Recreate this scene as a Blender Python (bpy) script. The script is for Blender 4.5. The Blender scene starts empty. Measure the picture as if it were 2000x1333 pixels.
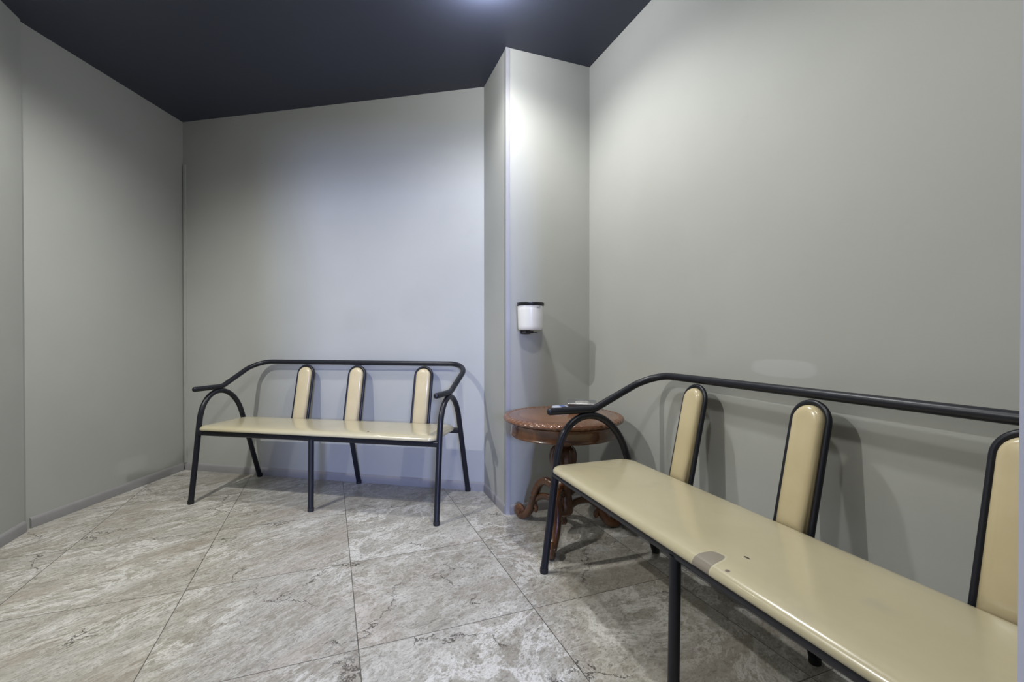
import bpy, bmesh, math, random
from mathutils import Vector, Matrix
random.seed(4)
C = bpy.context.scene.collection
SC = bpy.context.scene
R = math.radians

# ------------------------------------------------------------------ camera
cam = bpy.data.cameras.new('camera'); cam.sensor_width = 36.0; cam.lens = 906.46 * 36 / 2000
cam.clip_start = 0.02
co = bpy.data.objects.new('camera', cam); C.objects.link(co)
co.location = (0, 0, 1.0); co.rotation_euler = (R(90 - 0.4347), 0, 0)
SC.camera = co

# ------------------------------------------------------------------ look
SC.view_settings.view_transform = 'Standard'
SC.view_settings.look = 'None'
SC.view_settings.exposure = 0.0
SC.view_settings.gamma = 1.0
SC.view_settings.use_curve_mapping = False
w = bpy.data.worlds.new('world'); SC.world = w; w.use_nodes = True
w.node_tree.nodes['Background'].inputs[0].default_value = (0.75, 0.8, 0.9, 1)
w.node_tree.nodes['Background'].inputs[1].default_value = 0.05

# ------------------------------------------------------------------ lights
HC = 2.6236
def light(kind, name, loc, power, col, **kw):
    d = bpy.data.lights.new(name, kind); d.energy = power; d.color = col
    for k, v in kw.items(): setattr(d, k, v)
    o = bpy.data.objects.new(name, d); C.objects.link(o); o.location = loc
    return o
WARM = (1.0, 0.995, 0.955)
light('SPOT', 'downlight_a', (-1.80, 1.28, HC - .035), 146, WARM, spot_size=R(160), spot_blend=.75, shadow_soft_size=.03)
light('SPOT', 'downlight_b', (-0.09, 2.10, HC - .035), 62, WARM, spot_size=R(155), spot_blend=.68, shadow_soft_size=.04)
light('POINT', 'downlight_b_spill', (-0.12, 2.09, HC - .10), 22, (.93, .95, 1.0), shadow_soft_size=.05)
light('SPOT', 'downlight_c', (0.12, 0.72, HC - .035), 50, WARM, spot_size=R(162), spot_blend=.75, shadow_soft_size=.05)
light('SPOT', 'downlight_d', (-1.80, 2.38, HC - .035), 20, WARM, spot_size=R(150), spot_blend=.9, shadow_soft_size=.05)
# daylight entering through the doorway from the corridor behind the camera
day = light('AREA', 'corridor_daylight', (0.84, -3.9, 1.62), 355, (0.43, 0.52, 1.0), shape='RECTANGLE', size=.55, size_y=.75)
day.rotation_euler = (R(90), 0, R(12))
light('POINT', 'corridor_fill', (-0.6, -1.2, 2.2), 10, (1, .98, .95), shadow_soft_size=.5)  # soft fill light added out of view, beyond the doorway

# ------------------------------------------------------------------ node helpers
class NT:
    def __init__(s, name):
        s.m = bpy.data.materials.new(name); s.m.use_nodes = True
        s.t = s.m.node_tree; s.b = s.t.nodes['Principled BSDF']
    def n(s, typ, **kw):
        x = s.t.nodes.new(typ)
        for k, v in kw.items(): setattr(x, k, v)
        return x
    def l(s, a, b): s.t.links.new(a, b)
    def setin(s, sock, v):
        if hasattr(v, 'is_linked') or isinstance(v, bpy.types.NodeSocket): s.l(v, sock)
        else: sock.default_value = v
    def math(s, op, a, b=0.0, c=None, clamp=False):
        x = s.n('ShaderNodeMath', operation=op); x.use_clamp = clamp
        s.setin(x.inputs[0], a); s.setin(x.inputs[1], b)
        if c is not None: s.setin(x.inputs[2], c)
        return x.outputs[0]
    def pos(s): return s.n('ShaderNodeNewGeometry').outputs['Position']
    def obj(s): return s.n('ShaderNodeTexCoord').outputs['Object']
    def vec(s, x, y, z):
        c = s.n('ShaderNodeCombineXYZ')
        for i, v in enumerate((x, y, z)): s.setin(c.inputs[i], v)
        return c.outputs[0]
    def sep(s, v):
        c = s.n('ShaderNodeSeparateXYZ'); s.l(v, c.inputs[0]); return c.outputs
    def dot(s, v, d):
        x = s.n('ShaderNodeVectorMath', operation='DOT_PRODUCT'); s.l(v, x.inputs[0]); x.inputs[1].default_value = d
        return x.outputs['Value']
    def noise(s, v, scale, detail=4, rough=.55, dist=0.0, col=False):
        x = s.n('ShaderNodeTexNoise'); s.l(v, x.inputs['Vector'])
        x.inputs['Scale'].default_value = scale; x.inputs['Detail'].default_value = detail
        x.inputs['Roughness'].default_value = rough; x.inputs['Distortion'].default_value = dist
        return x.outputs['Color' if col else 'Fac']
    def ramp(s, f, stops):
        x = s.n('ShaderNodeValToRGB'); s.l(f, x.inputs[0]); e = x.color_ramp.elements
        while len(e) < len(stops): e.new(.5)
        for i, (p, c) in enumerate(stops):
            e[i].position = p; e[i].color = (*c, 1) if not isinstance(c, float) else (c, c, c, 1)
        return x.outputs[0]
    def mix(s, f, a, b, mode='MIX'):
        x = s.n('ShaderNodeMix', data_type='RGBA', blend_type=mode)
        s.setin(x.inputs[0], f)
        for sock, v in ((x.inputs[6], a), (x.inputs[7], b)):
            if isinstance(v, tuple): sock.default_value = (*v, 1)
            else: s.l(v, sock)
        return x.outputs[2]
    def bump(s, h, strength=.2, dist=.01):
        x = s.n('ShaderNodeBump'); x.inputs['Strength'].default_value = strength; x.inputs['Distance'].default_value = dist
        s.l(h, x.inputs['Height']); s.l(x.outputs[0], s.b.inputs['Normal'])
    def out(s, col=None, rough=None, metal=None, coat=None, spec=None):
        for nm, v in (('Base Color', col), ('Roughness', rough), ('Metallic', metal), ('Coat Weight', coat), ('Specular IOR Level', spec)):
            if v is None: continue
            if isinstance(v, tuple): v = (*v, 1)
            s.setin(s.b.inputs[nm], v)
        return s.m
def smooth(nt, v, lo, hi):
    x = nt.n('ShaderNodeMapRange', interpolation_type='SMOOTHSTEP'); nt.setin(x.inputs[0], v)
    x.inputs[1].default_value = lo; x.inputs[2].default_value = hi
    return x.outputs[0]

# ------------------------------------------------------------------ room plan (metres, floor plan points)
def V2(*a): return Vector(a)
A = V2(-2.518, 2.401); B = V2(-2.475, 3.489); Cc = V2(-0.173, 2.995); D = V2(-0.032, 2.606); E = V2(0.446, 2.795)
DR = V2(math.sin(R(-20.215)), math.cos(R(-20.215)))      # direction of the right wall, away from the camera
NR = V2(DR.y, -DR.x)                                     # outward normal of the right wall
JR = V2(0.330, 0.3014)                                   # door jamb, right
JL = JR - NR * 0.87                                      # door jamb, left

# ------------------------------------------------------------------ materials
def wall_mat(name, tone=(.380, .386, .362), extra=None):
    t = NT(name); p = t.pos()
    big = t.noise(p, 1.3, 3, .5); fine = t.noise(p, 9, 5, .6)
    c = t.mix(t.ramp(big, [(.35, 0.0), (.7, 1.0)]), tuple(v * .95 for v in tone), tuple(v * 1.04 for v in tone))
    smud = t.math('MULTIPLY', smooth(t, fine, .62, .80), .10)
    c = t.mix(smud, c, tuple(v * .6 for v in tone))
    if extra: c = extra(t, p, c)
    t.bump(t.noise(p, 120, 3, .6), .05, .002)
    return t.out(c, .62, spec=.35)
def line_mark(t, p, a, b, width, depth_n):
    """thin mark between two wall points a and b (distance to a segment)"""
    a = Vector(a); b = Vector(b); d = b - a; L = d.length; d.normalize()
    sub = t.n('ShaderNodeVectorMath', operation='SUBTRACT'); t.l(p, sub.inputs[0]); sub.inputs[1].default_value = a
    s = t.dot(sub.outputs[0], d)
    s = t.math('MINIMUM', t.math('MAXIMUM', s, 0.0), L)
    pr = t.n('ShaderNodeVectorMath', operation='SCALE'); pr.inputs[0].default_value = d; t.l(s, pr.inputs['Scale'])
    df = t.n('ShaderNodeVectorMath', operation='SUBTRACT'); t.l(sub.outputs[0], df.inputs[0]); t.l(pr.outputs[0], df.inputs[1])
    ln = t.n('ShaderNodeVectorMath', operation='LENGTH'); t.l(df.outputs[0], ln.inputs[0])
    return t.math('SUBTRACT', 1.0, smooth(t, ln.outputs['Value'], width * .3, width))
def blob(t, p, cen, half_u, half_z, soft, u=DR):
    """soft edged smear on a wall: size along the wall half_u, height half_z"""
    nz = t.noise(p, 14, 3, .6)
    du = t.math('DIVIDE', t.math('SUBTRACT', t.dot(p, (u.x, u.y, 0)), cen[0] * u.x + cen[1] * u.y), half_u)
    dz = t.math('DIVIDE', t.math('SUBTRACT', t.sep(p)[2], cen[2]), half_z)
    r = t.math('ADD', t.math('POWER', t.math('ABSOLUTE', du), 3.0), t.math('POWER', t.math('ABSOLUTE', dz), 3.0))
    r = t.math('ADD', r, t.math('MULTIPLY', t.math('SUBTRACT', nz, .5), .9))
    return t.math('SUBTRACT', 1.0, smooth(t, r, 1 - soft, 1 + soft))
def right_extra(t, p, c):
    c = t.mix(t.math('MULTIPLY', blob(t, p, (.899, 1.566, .895), .118, .030, .35), .55), c, (.46, .465, .465))
    c = t.mix(t.math('MULTIPLY', line_mark(t, p, (.575, 2.43, 1.478), (.635, 2.27, 1.545), .006, 0), .22), c, (.2, .195, .185))
    c = t.mix(t.math('MULTIPLY', line_mark(t, p, (.635, 2.27, 1.545), (.735, 2.00, 1.60), .006, 0), .22), c, (.2, .195, .185))
    c = t.mix(t.math('MULTIPLY', line_mark(t, p, (.672, 2.18, 1.655), (.70, 2.10, 1.69), .003, 0), .5), c, (.6, .6, .58))
    c = t.mix(t.math('MULTIPLY', line_mark(t, p, (.845, 1.70, 1.056), (.86, 1.66, 1.052), .004, 0), .45), c, (.15, .145, .14))
    c = t.mix(t.math('MULTIPLY', line_mark(t, p, (.929, 1.466, .90), (.932, 1.458, .90), .005, 0), .45), c, (.15, .145, .14))
    c = t.mix(t.math('MULTIPLY', line_mark(t, p, (.556, 2.47, .80), (.556, 2.47, .87), .003, 0), .45), c, (.15, .145, .14))
    c = t.mix(t.math('MULTIPLY', blob(t, p, (.76, 1.94, .98), .05, .07, 1.0), .10), c, (.2, .19, .18))
    return c
def back_extra(t, p, c):
    bd = (Cc - B).normalized()
    c = t.mix(t.math('MULTIPLY', blob(t, p, (-1.05, 3.18, 1.12), .12, .08, 1.0, bd), .08), c, (.24, .225, .20))
    c = t.mix(t.math('MULTIPLY', blob(t, p, (-.62, 3.09, 1.22), .14, .12, 1.0, bd), .07), c, (.24, .225, .20))
    c = t.mix(t.math('MULTIPLY', line_mark(t, p, (-1.81, 3.36, 2.262), (-1.808, 3.36, 2.262), .009, 0), .8), c, (.12, .11, .10))
    return c
def left_extra(t, p, c):
    c = t.mix(t.math('MULTIPLY', blob(t, p, (-2.49, 3.05, .16), .12, .05, .9, V2(0, 1)), .35), c, (.50, .49, .47))
    return c
M_wall = wall_mat('wall_paint')
M_front = wall_mat('front_wall_bounce_cut', (.10, .105, .115))  # unseen wall, colour darkened to cut bounce light in the room
M_wall_r = wall_mat('wall_paint_scuffed', extra=right_extra)
M_wall_b = wall_mat('wall_paint_back', extra=back_extra)
M_wall_l = wall_mat('wall_paint_left', extra=left_extra)

def simple(name, col, rough=.5, metal=0.0, coat=0.0, spec=.5, var=.08, scale=20, bump=0.0):
    t = NT(name); p = t.obj(); f = t.noise(p, scale, 4)
    c = t.mix(f, tuple(v * (1 - var) for v in col), tuple(min(1, v * (1 + var)) for v in col))
    if bump: t.bump(t.noise(p, scale * 6, 3), bump, .002)
    return t.out(c, rough, metal, coat, spec)
M_base = simple('baseboard_paint', (.255, .25, .252), .45, var=.12, scale=9)
M_trim = simple('aluminium_trim', (.50, .50, .53), .34, .45, var=.05)
M_gap = simple('painted_gap_shade', (.16, .16, .16), .7)
M_jamb = simple('jamb_paint', (.27, .27, .265), .5)
M_jambedge = simple('jamb_edge_strip', (.46, .45, .42), .4)
M_steel = simple('charcoal_powder_coat', (.011, .012, .018), .36, .1, spec=.4, var=.15, scale=60)
M_rubber = simple('black_rubber', (.012, .012, .014), .6)

def ceil_mat():
    t = NT('ceiling_navy_paint'); p = t.pos(); f = t.noise(p, 1.1, 3)
    c = t.mix(f, (.031, .036, .058), (.041, .047, .074))
    return t.out(c, .50, spec=.45)
M_ceil = ceil_mat()

def floor_mat():
    t = NT('marble_floor_tile'); p = t.pos()
    th = R(-21.488); n2 = (math.cos(th), -math.sin(th), 0); d2 = (math.sin(th), math.cos(th), 0); s = .61568
    u = t.math('DIVIDE', t.math('SUBTRACT', t.dot(p, n2), -1.14685), s)
    v = t.math('DIVIDE', t.math('SUBTRACT', t.dot(p, d2), 1.55635), s)
    iu = t.math('FLOOR', u); iv = t.math('FLOOR', v)
    fu = t.math('SUBTRACT', u, iu); fv = t.math('SUBTRACT', v, iv)
    wn = t.n('ShaderNodeTexWhiteNoise', noise_dimensions='2D'); t.l(t.vec(iu, iv, 0.0), wn.inputs['Vector'])
    rc = wn.outputs['Color']; rv = wn.outputs['Value']
    # tile local coordinates, metres, shifted per tile
    loc = t.vec(t.math('MULTIPLY', u, s), t.math('MULTIPLY', v, s), t.math('MULTIPLY', rv, 9.0))
    # streak direction differs a little by tile
    ang = t.math('SUBTRACT', -.38, t.math('MULTIPLY', t.sep(rc)[0], .28))
    rot = t.n('ShaderNodeVectorRotate', rotation_type='Z_AXIS'); t.l(loc, rot.inputs['Vector']); t.l(ang, rot.inputs['Angle'])
    rx = t.sep(rot.outputs[0])
    # the tiles of the right hand rows are mottled, the others streaky
    mott = t.math('GREATER_THAN', iu, 1.5)
    st = t.vec(rx[0], t.math('MULTIPLY', rx[1], t.math('SUBTRACT', 4.0, t.math('MULTIPLY', mott, 2.1))), rx[2])
    st2 = t.vec(rx[0], t.math('MULTIPLY', rx[1], t.math('SUBTRACT', 2.2, t.math('MULTIPLY', mott, 0.9))), rx[2])
    cloud = t.noise(st, 2.0, 7, .64, .25)
    fine = t.noise(st, 11, 9, .76, .3)
    dash = t.noise(t.vec(t.math('MULTIPLY', rx[0], 1.0), t.math('MULTIPLY', rx[1], t.math('SUBTRACT', 5.0, t.math('MULTIPLY', mott, 2.6))), rx[2]), 32, 4, .7, .3)
    grain = t.noise(st2, 85, 6, .8)
    c = t.ramp(cloud, [(.28, (.275, .252, .212)), (.44, (.325, .305, .268)), (.56, (.372, .357, .328)), (.74, (.43, .42, .40))])
    c = t.mix(t.math('MULTIPLY', smooth(t, fine, .50, .34), .60), c, (.150, .132, .108))
    c = t.mix(t.math('MULTIPLY', smooth(t, fine, .53, .68), .42), c, (.58, .57, .55))
    c = t.mix(t.math('MULTIPLY', smooth(t, dash, .45, .31), .80), c, (.120, .105, .088))
    c = t.mix(t.math('MULTIPLY', smooth(t, grain, .50, .36), .62), c, (.14, .125, .105))
    c = t.mix(t.math('MULTIPLY', smooth(t, grain, .54, .72), .40), c, (.62, .61, .59))
    # pale blotchy veins: ridge of a distorted noise inside cloud patches
    vn = t.noise(st2, 2.6, 8, .74, .5)
    ridge = t.math('SUBTRACT', 1.0, t.math('MULTIPLY', t.math('ABSOLUTE', t.math('SUBTRACT', vn, .5)), 30.0), clamp=True)
    patch = smooth(t, t.noise(st2, 1.7, 3, .5), .42, .56)
    vv = t.math('MULTIPLY', t.math('MULTIPLY', ridge, patch), smooth(t, grain, .30, .50))
    c = t.mix(t.math('MULTIPLY', vv, .80), c, (.68, .67, .66))
    vn2 = t.noise(st2, 8, 8, .75, .5)
    ridge2 = t.math('SUBTRACT', 1.0, t.math('MULTIPLY', t.math('ABSOLUTE', t.math('SUBTRACT', vn2, .5)), 34.0), clamp=True)
    c = t.mix(t.math('MULTIPLY', ridge2, .45), c, (.66, .65, .63))
    tan = smooth(t, t.noise(st, 1.5, 4, .6, .2), .50, .66)
    c = t.mix(t.math('MULTIPLY', tan, .35), c, (.30, .245, .20))
    # thin dark cracks
    wob = t.n('ShaderNodeVectorMath', operation='ADD'); t.l(loc, wob.inputs[0])
    wsc = t.n('ShaderNodeVectorMath', operation='SCALE'); t.l(t.noise(loc, 6, 5, .7, col=True), wsc.inputs[0]); wsc.inputs['Scale'].default_value = .22
    t.l(wsc.outputs[0], wob.inputs[1])
    vo = t.n('ShaderNodeTexVoronoi', feature='DISTANCE_TO_EDGE'); t.l(wob.outputs[0], vo.inputs['Vector']); vo.inputs['Scale'].default_value = 2.2
    cr = t.math('MULTIPLY', t.math('SUBTRACT', 1.0, smooth(t, vo.outputs['Distance'], .002, .010)), smooth(t, t.noise(loc, 3.0, 2), .50, .58))
    c = t.mix(t.math('MULTIPLY', cr, .85), c, (.045, .038, .032))
    dn = smooth(t, t.noise(st2, 5.5, 8, .8, .3), .47, .36)
    c = t.mix(t.math('MULTIPLY', dn, .22), c, (.16, .14, .115))
    c = t.mix(1.0, c, (1.04, 1.045, 1.015), 'MULTIPLY')
    # tone of the tile
    c = t.mix(t.math('MULTIPLY', t.math('SUBTRACT', t.sep(rc)[1], .3), .16), c, (.10, .09, .075))
    # grout
    eu = t.math('MINIMUM', fu, t.math('SUBTRACT', 1.0, fu)); ev = t.math('MINIMUM', fv, t.math('SUBTRACT', 1.0, fv))
    e = t.math('MULTIPLY', t.math('MINIMUM', eu, ev), s)
    g = t.math('SUBTRACT', 1.0, smooth(t, e, .0010, .0022))
    c = t.mix(t.math('MULTIPLY', g, .85), c, (.055, .048, .042))
    bm = t.math('SUBTRACT', t.math('MULTIPLY', grain, .15), g)
    t.bump(bm, .25, .002)
    return t.out(c, t.math('ADD', .30, t.math('MULTIPLY', grain, .18)), spec=.45)
M_floor = floor_mat()

def vinyl(name, worn=False):
    t = NT(name); p = t.obj(); f = t.noise(p, 3.2, 4, .55)
    c = t.mix(f, (.41, .365, .235), (.52, .465, .315))
    gr = smooth(t, t.noise(p, 5.5, 4, .6, .4), .54, .74)
    c = t.mix(t.math('MULTIPLY', gr, .45), c, (.36, .335, .26))
    o = t.sep(p)
    def ell(x0, y0, a, b, soft=.15, wob=.25, k=2.0):
        dx = t.math('DIVIDE', t.math('SUBTRACT', o[0], x0), a); dy = t.math('DIVIDE', t.math('SUBTRACT', o[1], y0), b)
        r = t.math('ADD', t.math('POWER', t.math('ABSOLUTE', dx), k), t.math('POWER', t.math('ABSOLUTE', dy), k))
        r = t.math('ADD', r, t.math('MULTIPLY', t.math('SUBTRACT', t.noise(p, 40, 3), .5), wob))
        return t.math('SUBTRACT', 1.0, smooth(t, r, 1 - soft, 1 + soft))
    if worn:
        # peeled patch with pale torn rim on the front edge, small cuts
        c = t.mix(ell(.129, .010, .031, .072, .12, .45, 3.0), c, (.50, .46, .32))
        c = t.mix(ell(.128, .010, .028, .068, .10, .45, 3.0), c, (.235, .205, .165))
        c = t.mix(ell(.165, .122, .009, .0035, .3, .5), c, (.05, .04, .03))
        c = t.mix(ell(.192, .036, .006, .005, .4, .6), c, (.15, .12, .09))
    else:
        c = t.mix(ell(.345, .070, .006, .006, .3, .5), c, (.08, .06, .04))
    t.bump(t.noise(p, 220, 2), .04, .001)
    t.b.inputs['Coat Roughness'].default_value = .10
    return t.out(c, .26, coat=.45, spec=.5)
M_seat1 = vinyl('cream_vinyl'); M_seat2 = vinyl('cream_vinyl_torn', True)
def vinyl_back():
    t = NT('cream_vinyl_back'); p = t.obj(); f = t.noise(p, 8, 4, .55)
    c = t.mix(f, (.46, .385, .225), (.58, .49, .31))
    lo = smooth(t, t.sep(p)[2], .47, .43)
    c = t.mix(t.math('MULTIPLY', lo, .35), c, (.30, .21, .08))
    t.bump(t.noise(p, 200, 2), .04, .001)
    return t.out(c, .25, coat=.25)
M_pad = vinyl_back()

def wood(name, dark, lightc, scale=1.0, ring=False):
    t = NT(name); p = t.obj(); s = t.sep(p)
    st = t.vec(t.math('MULTIPLY', s[0], 3.0 * scale), t.math('MULTIPLY', s[1], 14.0 * scale), t.math('MULTIPLY', s[2], 3.0))
    f = t.noise(st, 2.2, 6, .6, .8)
    c = t.mix(t.ramp(f, [(.3, 0.0), (.7, 1.0)]), dark, lightc)
    if ring:
        r = t.math('SQRT', t.math('ADD', t.math('MULTIPLY', s[0], s[0]), t.math('MULTIPLY', s[1], s[1])))
        c = t.mix(t.math('MULTIPLY', smooth(t, r, .226, .230), .38), c, (.085, .026, .011))
        ln = t.math('SUBTRACT', 1.0, smooth(t, t.math('ABSOLUTE', t.math('SUBTRACT', r, .228)), .001, .0035))
        c = t.mix(t.math('MULTIPLY', ln, .8), c, (.03, .010, .006))
    return t.out(c, .27, coat=.5, spec=.5)
M_wood = wood('mahogany', (.045, .017, .007), (.150, .060, .022))
M_woodtop = wood('mahogany_top', (.145, .060, .028), (.225, .106, .052), ring=True)

M_jar = simple('white_plastic_jar', (.78, .77, .73), .28, coat=.2, var=.02)
M_black = simple('black_plastic', (.012, .012, .013), .35)
M_print = simple('grey_print', (.12, .10, .10), .6)
M_metal = simple('brushed_steel', (.42, .43, .45), .30, .85, var=.25, scale=40)
M_darkglass = simple('smoked_glass', (.055, .058, .068), .10, coat=.4)
M_ash = simple('grey_ash', (.30, .29, .28), .9, var=.5, scale=90, bump=.8)
M_packet = simple('pale_blue_packet', (.62, .68, .85), .30, coat=.3, var=.15, scale=30)
M_packet2 = simple('blue_print', (.10, .16, .38), .35)

# ------------------------------------------------------------------ mesh helpers
def obj(name, bm, mat, parent=None, smooth_=True, sharp=38, kind=None):
    if smooth_:
        bm.normal_update()
        for f in bm.faces: f.smooth = True
        for e in bm.edges:
            if len(e.link_faces) == 2 and e.calc_face_angle(0) > R(sharp): e.smooth = False
    me = bpy.data.meshes.new(name); bm.to_mesh(me); bm.free(); me.materials.append(mat)
    o = bpy.data.objects.new(name, me); C.objects.link(o)
    if parent is not None: o.parent = parent
    if kind: o['kind'] = kind
    return o
def prism(bm, pts, z0, z1):
    """extrude a plan polygon between two heights"""
    lo = [bm.verts.new((p[0], p[1], z0)) for p in pts]; hi = [bm.verts.new((p[0], p[1], z1)) for p in pts]
    n = len(pts)
    bm.faces.new(lo[::-1]); bm.faces.new(hi)
    for i in range(n): bm.faces.new((lo[i], lo[(i + 1) % n], hi[(i + 1) % n], hi[i]))
    bmesh.ops.recalc_face_normals(bm, faces=bm.faces)
def struct(name, polys, mat, bevel=0.0):
    bm = bmesh.new()
    for pts, z0, z1 in polys: 
        b2 = bmesh.new(); prism(b2, pts, z0, z1)
        if bevel: bmesh.ops.bevel(b2, geom=b2.edges[:], offset=bevel, segments=2, affect='EDGES')
        me = bpy.data.meshes.new('tmp'); b2.to_mesh(me); b2.free(); bm.from_mesh(me); bpy.data.meshes.remove(me)
    return obj(name, bm, mat, kind='structure', smooth_=bool(bevel))
def fillet(pts, rad, seg=10):
    """round the inner corners of a 3D polyline"""
    out = [Vector(pts[0])]
    for i in range(1, len(pts) - 1):
        p, a, b = Vector(pts[i]), Vector(pts[i - 1]), Vector(pts[i + 1])
        r = rad[i - 1] if isinstance(rad, (list, tuple)) else rad
        if r <= 0: out.append(p); continue
        da, db = (a - p).normalized(), (b - p).normalized()
        ang = da.angle(db); t = r / math.tan(ang / 2)
        s, e = p + da * t, p + db * t
        cen = p + (da + db).normalized() * (r / math.sin(ang / 2))
        v0, v1 = s - cen, e - cen; tot = v0.angle(v1)
        for k in range(seg + 1):
            q = k / seg
            out.append(cen + (v0 * math.sin((1 - q) * tot) + v1 * math.sin(q * tot)) / math.sin(tot))
    out.append(Vector(pts[-1]))
    return out
def sweep(bm, path, rad, seg=16, rx=None, caps=True, up=None, shape=None):
    """sweep an ellipse along a path; rad may be a list; rx scales the sideways axis; up keeps the frame upright"""
    n = len(path); rings = []
    N = None
    for i, p in enumerate(path):
        p = Vector(p)
        t = (Vector(path[min(i + 1, n - 1)]) - Vector(path[max(i - 1, 0)])).normalized()
        if up is not None: S = t.cross(Vector(up)).normalized(); U = S.cross(t)
        else:
            if N is None:
                a = Vector((0, 0, 1)) if abs(t.z) < .9 else Vector((0, 1, 0)); N = t.cross(a).normalized()
            else: N = (N - t * N.dot(t)).normalized()
            S = N; U = t.cross(N)
        r = rad[i] if isinstance(rad, (list, tuple)) else rad
        sx = (rx[i] if isinstance(rx, (list, tuple)) else rx) if rx is not None else r
        ring = []
        for k in range(seg):
            a = 2 * math.pi * k / seg; ca, sa = math.cos(a), math.sin(a)
            if shape: ca = math.copysign(abs(ca) ** shape, ca); sa = math.copysign(abs(sa) ** shape, sa)
            ring.append(bm.verts.new(p + S * sx * ca + U * r * sa))
        rings.append(ring)
    for a, b in zip(rings, rings[1:]):
        for k in range(seg): bm.faces.new((a[k], a[(k + 1) % seg], b[(k + 1) % seg], b[k]))
    if caps:
        for ring, sgn in ((rings[0], -1), (rings[-1], 1)):
            bm.faces.new(ring if sgn > 0 else ring[::-1])
    bmesh.ops.recalc_face_normals(bm, faces=bm.faces)
def lathe(bm, prof, seg=48, lobes=None):
    rings = []
    for i, (r, z) in enumerate(prof):
        am = lobes(i, z) if lobes else (0, 1)
        rings.append([bm.verts.new(((r * (1 + am[0] * math.cos(am[1] * 2 * math.pi * k / seg))) * math.cos(2 * math.pi * k / seg),
                                    (r * (1 + am[0] * math.cos(am[1] * 2 * math.pi * k / seg))) * math.sin(2 * math.pi * k / seg), z)) for k in range(seg)])
    for a, b in zip(rings, rings[1:]):
        for k in range(seg): bm.faces.new((a[k], a[(k + 1) % seg], b[(k + 1) % seg], b[k]))
    bm.faces.new(rings[0][::-1]); bm.faces.new(rings[-1])
    bmesh.ops.recalc_face_normals(bm, faces=bm.faces)
def box(bm, c, s, rot=0, bevel=0.0):
    b2 = bmesh.new(); bmesh.ops.create_cube(b2, size=1)
    bmesh.ops.scale(b2, vec=s, verts=b2.verts)
    if bevel: bmesh.ops.bevel(b2, geom=b2.edges[:], offset=bevel, segments=3, affect='EDGES')
    bmesh.ops.rotate(b2, cent=(0, 0, 0), matrix=Matrix.Rotation(rot, 3, 'Z'), verts=b2.verts)
    bmesh.ops.translate(b2, vec=c, verts=b2.verts)
    me = bpy.data.meshes.new('tmp'); b2.to_mesh(me); b2.free(); bm.from_mesh(me); bpy.data.meshes.remove(me)
def empty(name, loc, rz, label, cat, group=None):
    o = bpy.data.objects.new(name, None); C.objects.link(o); o.location = loc; o.rotation_euler = (0, 0, rz)
    o.empty_display_size = .1
    o['label'] = label; o['category'] = cat
    if group: o['group'] = group
    return o

# ------------------------------------------------------------------ room shell
T = .12
def slab(p, q, out, th=T): return [p, q, q + out * th, p + out * th]
bd = (Cc - B).normalized(); bn = V2(-bd.y, bd.x)                # back wall, outward normal
if bn.y < 0: bn = -bn
B0 = B + bn * .02; C0 = Cc + bn * .02
ld = (B - A).normalized(); ln = V2(-ld.y, ld.x)                 # left wall, outward normal (to -x)
if ln.x > 0: ln = -ln
A0 = A + ln * .008; Bl = B + ln * .008
NEAR_L = JR - NR * 3.02
PL = A - DR * .02                                               # end of the near left wall face
rw0 = E + NR * .02 + DR * .2; rw1 = E + NR * .02 - DR * 2.95
struct('floor', [([(-3.6, -4.6), (2.6, -4.6), (2.6, 4.2), (-3.6, 4.2)], -.1, 0)], M_floor)
struct('ceiling', [([(-3.6, -4.6), (2.6, -4.6), (2.6, 4.2), (-3.6, 4.2)], HC, HC + .1)], M_ceil)
struct('wall_back', [(slab(B0 - bd * .15, C0 + bd * .1, bn), 0, HC)], M_wall_b)
struct('wall_left', [(slab(A0 - ld * .01, Bl + ld * .15, ln), 0, HC)], M_wall_l)
lf_end = A + NR * (-.6) * 0
q0 = PL; q1 = A - DR * 3.05
struct('wall_left_near', [([q0, q1, q1 - NR * T, q0 - NR * T], 0, HC)], M_wall)
struct('wall_right', [(slab(rw0, rw1, NR), 0, HC)], M_wall_r)
struct('wall_pillar', [([Cc + DR * .16, D, E + NR * .16, E + NR * .16 + DR * .2, Cc + DR * .36], 0, HC)], M_wall)
# wall with the doorway the photo is taken from
fr = lambda a, b: [JR + NR * a, JR + NR * b, JR + NR * b - DR * T, JR + NR * a - DR * T]
struct('wall_front', [(fr(.006, 1.1), 0, HC), (fr(-3.0, -0.87), 0, HC), (fr(-0.87, .006), 1.96, HC)], M_front)
struct('trim_1', [([JR - NR * .0, JR + NR * .006, JR + NR * .006 - DR * .008, JR - DR * .008], 0, 1.96)], M_jambedge)
struct('trim_2', [([JR + NR * .001 - DR * .008, JR + NR * .006 - DR * .008, JR + NR * .006 - DR * T, JR + NR * .001 - DR * T], 0, 1.96)], M_jamb)
# pillar corner angle strip, corner strip and painted gap shade
c1 = D - DR * 0
struct('trim_3', [([D - NR * .0035 - DR * .0035, D + NR * .020 - DR * .0035, D + NR * .020, D - NR * .0035], 0, HC - .001),
                  ([D - NR * .0035, D, D + DR * .0034, D - NR * .0035 + DR * .0034], 0, HC - .001)], M_trim)
struct('trim_4', [([B0 - bn * .012, B0 - bn * .012 + bd * .018, B0 + bd * .018, B0], .055, 2.30)], M_wall)
struct('trim_gap_shade', [([D - NR * .0036 + DR * .0035, D - NR * .0002 + DR * .0035, D - NR * .0002 + DR * .019, D - NR * .0036 + DR * .019], 0, HC - .001)], M_gap)  # dark plate, its colour stands in for shade in a gap
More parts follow.
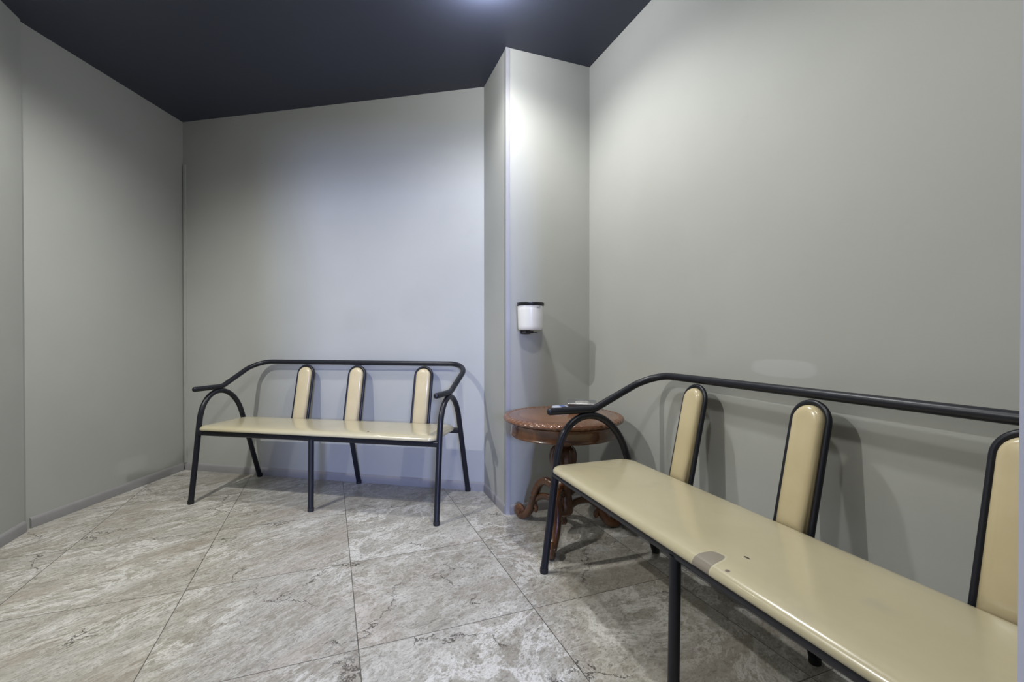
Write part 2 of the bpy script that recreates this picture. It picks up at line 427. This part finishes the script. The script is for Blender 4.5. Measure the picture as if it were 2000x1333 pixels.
# baseboards
BH = .056
def board(name, p, q, out, th=.012, h=BH, mat=M_base):
    bm = bmesh.new()
    d = (q - p); L = d.length; d.normalize()
    prof = [(0, 0), (-th, 0), (-th, h * .72), (-th * .72, h * .86), (-th * .30, h * .97), (0, h)]
    rings = []
    for s in (0, L):
        rings.append([bm.verts.new((*(p + d * s + out * o), z)) for o, z in prof])
    n = len(prof)
    for k in range(n): bm.faces.new((rings[0][k], rings[0][(k + 1) % n], rings[1][(k + 1) % n], rings[1][k]))
    bm.faces.new(rings[0]); bm.faces.new(rings[1][::-1])
    bmesh.ops.recalc_face_normals(bm, faces=bm.faces)
    return obj(name, bm, mat, kind='structure', sharp=30)
board('baseboard_back', B0 + bd * .006, C0 - bd * .004, bn)
board('baseboard_left', A0 + ld * .02, Bl - ld * .002, ln)
board('baseboard_left_near', q1, q0 - DR * .004, -NR, th=.013)
board('baseboard_right', E + NR * .02, rw1, NR)
board('baseboard_pillar_left', Cc - DR * .0, D + DR * .011, NR, th=.010, h=.055)
board('baseboard_pillar_front', D + NR * .021, E + NR * .018, DR, th=.010, h=.055)

# ------------------------------------------------------------------ benches
TR = .0158
def rounded(x0, x1, y0, y1, rf, rb, inset, n=10):
    """rounded rectangle outline; rf front radius (low y), rb back radius"""
    x0 += inset; x1 -= inset; y0 += inset; y1 -= inset
    rf = max(rf - inset, .002); rb = max(rb - inset, .002)
    pts = []
    for cx, cy, r, a0 in ((x1 - rf, y0 + rf, rf, -90), (x1 - rb, y1 - rb, rb, 0), (x0 + rb, y1 - rb, rb, 90), (x0 + rf, y0 + rf, rf, 180)):
        for k in range(n + 1):
            a = R(a0 + 90 * k / n); pts.append((cx + r * math.cos(a), cy + r * math.sin(a)))
    return pts
def rings_mesh(bm, rings):
    vs = [[bm.verts.new(p) for p in r] for r in rings]
    n = len(vs[0])
    for a, b in zip(vs, vs[1:]):
        for k in range(n): bm.faces.new((a[k], a[(k + 1) % n], b[(k + 1) % n], b[k]))
    bm.faces.new(vs[0][::-1]); bm.faces.new(vs[-1])
    bmesh.ops.recalc_face_normals(bm, faces=bm.faces)
def make_bench(loc, rz, backs, seat_mat, label, name='metal_bench', group=None):
    t = empty(name, (loc[0], loc[1], 0), rz, label, 'bench', group)
    # continuous top rail with arms
    half = [(.770, .022, .686), (.777, .235, .684), (.786, .553, .829)]
    pts = [Vector(p) for p in half] + [Vector((-p[0], p[1], p[2])) for p in half[::-1]]
    path = fillet(pts, [.11, .125, .125, .11], 14)
    # rounded nose at the tips
    tip = lambda p, d: [(p + d * (-TR * .0), TR)]
    bm = bmesh.new()
    rads = [TR] * len(path)
    d0 = (path[0] - path[1]).normalized(); d1 = (path[-1] - path[-2]).normalized()
    ext0 = [path[0] + d0 * TR * .75, path[0] + d0 * TR * .55, path[0] + d0 * TR * .25]
    ext1 = [path[-1] + d1 * TR * .25, path[-1] + d1 * TR * .55, path[-1] + d1 * TR * .75]
    sweep(bm, ext0 + path + ext1, [TR * .35, TR * .75, TR * .95] + rads + [TR * .95, TR * .75, TR * .35], 20)
    obj('top_rail', bm, M_steel, t, sharp=60)
    # side frames: front leg, arch, back leg in one bent tube
    for s in (-1, 1):
        a = []
        yf, zf, yb, zb = .060, .485, .398, .485
        top = .6585
        pts = [Vector((s * .779, 0, .012))]
        pts.append(Vector((s * .777, yf * .5, zf * .5)))
        pts.append(Vector((s * .776, yf, zf)))
        # arch as a cubic curve tangent to both legs
        p0 = Vector((s * .776, yf, zf)); p3 = Vector((s * .776, yb, zb))
        h = .222
        p1 = p0 + Vector((0, .124, 1)).normalized() * h; p2 = p3 + Vector((0, -.345, 1)).normalized() * h * 1.02
        for k in range(1, 20):
            q = k / 20; pts.append(p0 * (1 - q) ** 3 + p1 * 3 * q * (1 - q) ** 2 + p2 * 3 * q * q * (1 - q) + p3 * q ** 3)
        pts.append(p3); pts.append(Vector((s * .778, .481, .243))); pts.append(Vector((s * .780, .561, .012)))
        zmax = max(p.z for p in pts)
        for p in pts:
            if p.z > zf: p.z = zf + (p.z - zf) * (top - zf) / (zmax - zf)
        bm = bmesh.new(); sweep(bm, pts, TR, 18); fr_ = obj('side_frame', bm, M_steel, t, sharp=60)
        for fy in (0, .565):
            bm = bmesh.new(); x = s * .7795
            sweep(bm, [Vector((x, fy, 0)), Vector((x, fy, .006)), Vector((x, fy - (.003 if fy else -.001), .022))], [TR * 1.05, TR * 1.12, TR * 1.10], 18)
            obj('foot_cap', bm, M_rubber, fr_)
    # middle legs
    for p, q in (((0, .046, .415), (0, .040, .010)), ((0, .447, .415), (0, .566, .010))):
        bm = bmesh.new(); sweep(bm, [Vector(p), (Vector(p) + Vector(q)) / 2, Vector(q)], TR, 18)
        lg = obj('leg', bm, M_steel, t, sharp=60)
        bm = bmesh.new(); sweep(bm, [Vector((q[0], q[1], 0)), Vector((q[0], q[1], .006)), Vector((q[0], q[1], .022))], [TR * 1.05, TR * 1.12, TR * 1.10], 18)
        obj('foot_cap', bm, M_rubber, lg)
    # seat frame: two long rails, cross bars
    bm = bmesh.new()
    for y, z in ((.050, .421), (.425, .421)):
        bars = [Vector((-.772, y, z)), Vector((0, y, z)), Vector((.772, y, z))]
        sweep(bm, bars, .0165, 16, shape=.62)
    for x in (-.66, 0, .66):
        sweep(bm, [Vector((x, .05, .421)), Vector((x, .24, .421)), Vector((x, .425, .421))], .011, 12, shape=.6)
    obj('seat_frame', bm, M_steel, t, sharp=60)
    # cushion
    bm = bmesh.new()
    prof = [(.010, .4375), (.002, .4395), (.000, .4455), (.0025, .4530), (.0085, .4595), (.018, .4640), (.034, .4668), (.07, .4688), (.12, .4696)]
    rr = [[(x, y, z) for x, y in rounded(-.760, .760, .014, .408, .050, .080, i)] for i, z in prof]
    rings_mesh(bm, rr)
    obj('seat', bm, seat_mat, t, sharp=70)
    # backrests: padded tongue inside a bent tube hoop
    base = Vector((0, .452, .400)); topv = Vector((0, .5415, .8125)); upv = (topv - base).normalized(); L = (topv - base).length
    nf = Vector((0, -upv.z, upv.y))                     # towards the sitter
    for x in backs:
        hw = .0575; k = .0088
        o0 = base + Vector((x, 0, 0))
        path = [o0 + Vector((-hw, 0, 0))] + [o0 + Vector((-hw, 0, 0)) + upv * (L - hw - k) * q for q in (.33, .66)]
        cen = o0 + upv * (L - hw - k)
        path += [cen + Vector((-hw * math.cos(a), 0, 0)) + upv * hw * math.sin(a) for a in [math.pi * j / 20 for j in range(21)]]
        path += [o0 + Vector((hw, 0, 0)) + upv * (L - hw - k) * q for q in (.66, .33, 0)]
        # pad
        bm = bmesh.new()
        def tongue(ins):
            r = hw - .0095 - ins; y0 = .030 + ins
            pts = [(-r, y0), (r, y0)]
            pts += [(r * math.cos(a), (L - hw - k) + r * math.sin(a)) for a in [math.pi * j / 20 for j in range(21)]]
            return pts
        pr_ = [(.006, -.008), (.0, -.006), (.0, .008), (.0015, .015), (.005, .020), (.011, .0235), (.020, .0255), (.030, .0262)]
        rr = [[o0 + Vector((a, 0, 0)) + upv * b + nf * d for a, b in tongue(i)] for i, d in pr_]
        rings_mesh(bm, rr)
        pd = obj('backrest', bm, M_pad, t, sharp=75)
        bm = bmesh.new(); sweep(bm, path, k, 14); obj('backrest_frame', bm, M_steel, pd, sharp=60)
    return t
make_bench((-1.1645, 2.6200), -.2039, (-.378, .011, .490), M_seat1,
           'cream vinyl bench on black tubes standing against the back wall under the bluish light', group='padded tube-frame waiting benches')
make_bench((.3960, 1.2285), -1.2308, (-.482, .011, .489), M_seat2,
           'cream vinyl bench on black tubes along the right wall, grey torn patch on its seat', group='padded tube-frame waiting benches')

# ------------------------------------------------------------------ carved pedestal table
TC = V2(.259, 2.352); TOPZ = .610
tb = empty('pedestal_table', (TC.x, TC.y, 0), 0, 'round dark mahogany pedestal table with carved rim in the corner by the pillar', 'table')
bm = bmesh.new()
prof = []
seg = 432
rows = [(.0, TOPZ), (.262, TOPZ), (.272, TOPZ - .0015), (.280, TOPZ + .001), (.292, TOPZ - .002), (.300, TOPZ - .008), (.303, TOPZ - .015), (.300, TOPZ - .021), (.292, TOPZ - .026), (.282, TOPZ - .029), (.15, TOPZ - .029)]
rings = []
for i, (r, z) in enumerate(rows):
    if r == 0: continue
    ring = []
    for k in range(seg):
        a = 2 * math.pi * k / seg
        rr, zz = r, z
        if 3 <= i <= 8:
            wv = math.cos(60 * a); wv2 = math.cos(60 * a + 1.6)
            rr += .0009 * wv * (1 if i in (4, 5, 6, 7) else .4); zz += .0015 * wv2 * (1 if i in (3, 4, 5) else -.7 if i in (7, 8) else 0)
        ring.append(bm.verts.new((rr * math.cos(a), rr * math.sin(a), zz)))
    rings.append(ring)
for a, b in zip(rings, rings[1:]):
    for k in range(seg): bm.faces.new((a[k], a[(k + 1) % seg], b[(k + 1) % seg], b[k]))
bm.faces.new(rings[0]); bm.faces.new(rings[-1][::-1])
bmesh.ops.recalc_face_normals(bm, faces=bm.faces)
obj('tabletop', bm, M_woodtop, tb, sharp=30)
bm = bmesh.new()
lathe(bm, [(.20, TOPZ - .0295), (.272, TOPZ - .0295), (.276, TOPZ - .034), (.270, TOPZ - .040), (.266, TOPZ - .050), (.264, TOPZ - .080), (.266, TOPZ - .088), (.269, TOPZ - .092), (.266, TOPZ - .098), (.255, TOPZ - .100), (.20, TOPZ - .100)], 96)
obj('apron', bm, M_wood, tb)
bm = bmesh.new()
Z = TOPZ - .101
lathe(bm, [(.012, .052), (.020, .056), (.024, .068), (.018, .082), (.022, .095), (.046, .106), (.052, .118), (.052, .150), (.046, .175), (.042, .21), (.046, .245), (.050, .262), (.040, .272), (.032, .285), (.034, .300),
           (.048, .318), (.060, .345), (.067, .380), (.068, .405), (.062, .430), (.050, .447), (.044, .452), (.050, .460), (.048, .468), (.036, .474), (.034, .490), (.060, Z - .006), (.075, Z)], 96,
      lobes=lambda i, z: (.055 if .30 < z < .45 else .03 if .11 < z < .25 else 0, 10))
obj('pedestal', bm, M_wood, tb, sharp=50)
def catmull(P, n=8):
    P = [Vector(p) for p in P]; P = [P[0] * 2 - P[1]] + P + [P[-1] * 2 - P[-2]]; out = []
    for i in range(1, len(P) - 2):
        for k in range(n):
            t_ = k / n; a, b, c, d = P[i - 1:i + 3]
            out.append(.5 * ((2 * b) + (c - a) * t_ + (2 * a - 5 * b + 4 * c - d) * t_ ** 2 + (3 * b - a - 3 * c + d) * t_ ** 3))
    out.append(P[-2]); return out
def make_leg(ang, ox, oy):
    bm = bmesh.new()
    key = [(.030, .215, .026), (.070, .238, .020), (.115, .248, .017), (.155, .228, .020), (.182, .180, .026), (.200, .125, .028), (.222, .075, .024), (.252, .040, .019), (.285, .026, .019),
           (.308, .034, .017), (.314, .054, .014), (.300, .068, .012), (.284, .060, .010), (.284, .048, .008)]
    pth = catmull([(k[0], 0, k[1]) for k in key], 7); rad = [v.x for v in catmull([(k[2], 0, 0) for k in key], 7)]
    # carved ridges on the knee
    rad = [r * (1 + (.10 * math.cos(i * 1.9) if 5 < i < 34 else 0)) for i, r in enumerate(rad)]
    sweep(bm, pth, rad, 14, rx=[.021 if i < 60 else .018 for i in range(len(pth))], up=(0, 1, 0), shape=.7)
    k2 = [(.030, .140, .020), (.070, .160, .014), (.110, .168, .012), (.150, .160, .012), (.185, .135, .014)]
    p2 = catmull([(k[0], 0, k[1]) for k in k2], 6); r2 = [v.x for v in catmull([(k[2], 0, 0) for k in k2], 6)]
    sweep(bm, p2, r2, 12, rx=[.016] * len(p2), up=(0, 1, 0), shape=.7)
    k3 = [(.195, .110, .012), (.180, .088, .012), (.190, .072, .008)]
    p3 = catmull([(k[0], 0, k[1]) for k in k3], 5)
    sweep(bm, p3, [.012 * (1 - .4 * i / len(p3)) for i in range(len(p3))], 10, rx=[.014] * len(p3), up=(0, 1, 0))
    # scroll disc of the foot
    b2 = bmesh.new(); bmesh.ops.create_cone(b2, cap_ends=True, segments=24, radius1=.016, radius2=.016, depth=.040)
    bmesh.ops.bevel(b2, geom=[e for e in b2.edges if e.calc_face_angle(0) > 1], offset=.004, segments=2, affect='EDGES')
    bmesh.ops.rotate(b2, cent=(0, 0, 0), matrix=Matrix.Rotation(R(90), 3, 'X'), verts=b2.verts)
    bmesh.ops.translate(b2, vec=(.296, 0, .047), verts=b2.verts)
    me = bpy.data.meshes.new('tmp'); b2.to_mesh(me); b2.free(); bm.from_mesh(me); bpy.data.meshes.remove(me)
    lo = min(v.co.z for v in bm.verts)
    bmesh.ops.translate(bm, vec=(0, 0, -lo), verts=bm.verts)
    o = obj('leg', bm, M_wood, tb, sharp=50); o.rotation_euler = (0, 0, R(ang)); o.location = (ox, oy, 0)
for a in (253, 137, 15): make_leg(a, .003, .010)

# ------------------------------------------------------------------ things on the table
ac = V2(.372, 2.468)
ash = empty('ashtray', (ac.x, ac.y, TOPZ), R(-8), 'square smoked glass ashtray with steel rim on the round table', 'ashtray')
bm = bmesh.new()
def sq(h, r, z): return [(x, y, z) for x, y in rounded(-h, h, -h, h, r, r, 0, 5)]
rings_mesh(bm, [sq(.058, .010, 0), sq(.064, .012, .004), sq(.074, .014, .043), sq(.073, .014, .046), sq(.060, .012, .046), sq(.052, .010, .014), sq(.046, .010, .012)])
obj('bowl', bm, M_darkglass, ash)
bm = bmesh.new()
vs = rings_mesh(bm, [sq(.0755, .014, .0440), sq(.0765, .015, .0460), sq(.0755, .014, .0480), sq(.0725, .013, .0480), sq(.0725, .013, .0461)])
obj('rim', bm, M_metal, ash)
bm = bmesh.new(); lathe(bm, [(.043, .0125), (.047, .030), (.044, .044), (.030, .050), (.004, .052)], 24, lobes=lambda i, z: (.08, 5))
obj('ash', bm, M_ash, ash)
pc = V2(.258, 2.475)
pk = empty('paper_packet', (pc.x, pc.y, TOPZ), R(12), 'small pale blue and white packet lying left of the glass ashtray', 'packet')
bm = bmesh.new(); box(bm, (0, 0, .012), (.080, .052, .024), 0, .003); obj('box', bm, M_packet, pk)
bm = bmesh.new(); box(bm, (.012, 0, .0241), (.030, .0525, .0012), 0, .0003); obj('printed_band', bm, M_packet2, pk)

# ------------------------------------------------------------------ wall jar on the pillar
u = NR; n_in = -DR
jc = V2(.1020, 2.5700)
# distance of centre from the pillar face
jd = (jc - D).dot(n_in)
jar = empty('wall_dispenser', (jc.x, jc.y, 1.04), math.atan2(u.y, u.x), 'white plastic jar with black lid mounted on the pillar above the table', 'dispenser')
bm = bmesh.new(); lathe(bm, [(.050, .0), (.062, .002), (.067, .008), (.0685, .020), (.0715, .110), (.0720, .128), (.0700, .134), (.05, .135)], 64)
obj('jar', bm, M_jar, jar)
bm = bmesh.new(); lathe(bm, [(.060, .1352), (.0745, .1352), (.0760, .138), (.0760, .150), (.0735, .153), (.05, .154)], 64)
obj('lid', bm, M_black, jar)
bm = bmesh.new()
box(bm, (-.004, (jd) / 2, -.010), (.046, jd, .014), 0, .002); box(bm, (.024, 0.0, -.012), (.030, .014, .004), 0, .001)
box(bm, (0, jd - .006, .055), (.060, .011, .150), 0, .002)
obj('bracket', bm, M_black, jar)
bm = bmesh.new()
for (a0, a1, z) in ((.10, .44, .1245), (.28, .44, .1285), (.06, .40, .1195)):
    vs = []
    for k in range(9):
        a = -math.pi / 2 + a0 + (a1 - a0) * k / 8 + .04
        rr = .0724 if z > .12 else .0722
        vs.append((bm.verts.new((rr * math.cos(a), rr * math.sin(a), z)), bm.verts.new((rr * math.cos(a), rr * math.sin(a), z + .0016))))
    for p, q in zip(vs, vs[1:]): bm.faces.new((p[0], q[0], q[1], p[1]))
obj('printed_marks', bm, M_print, jar)
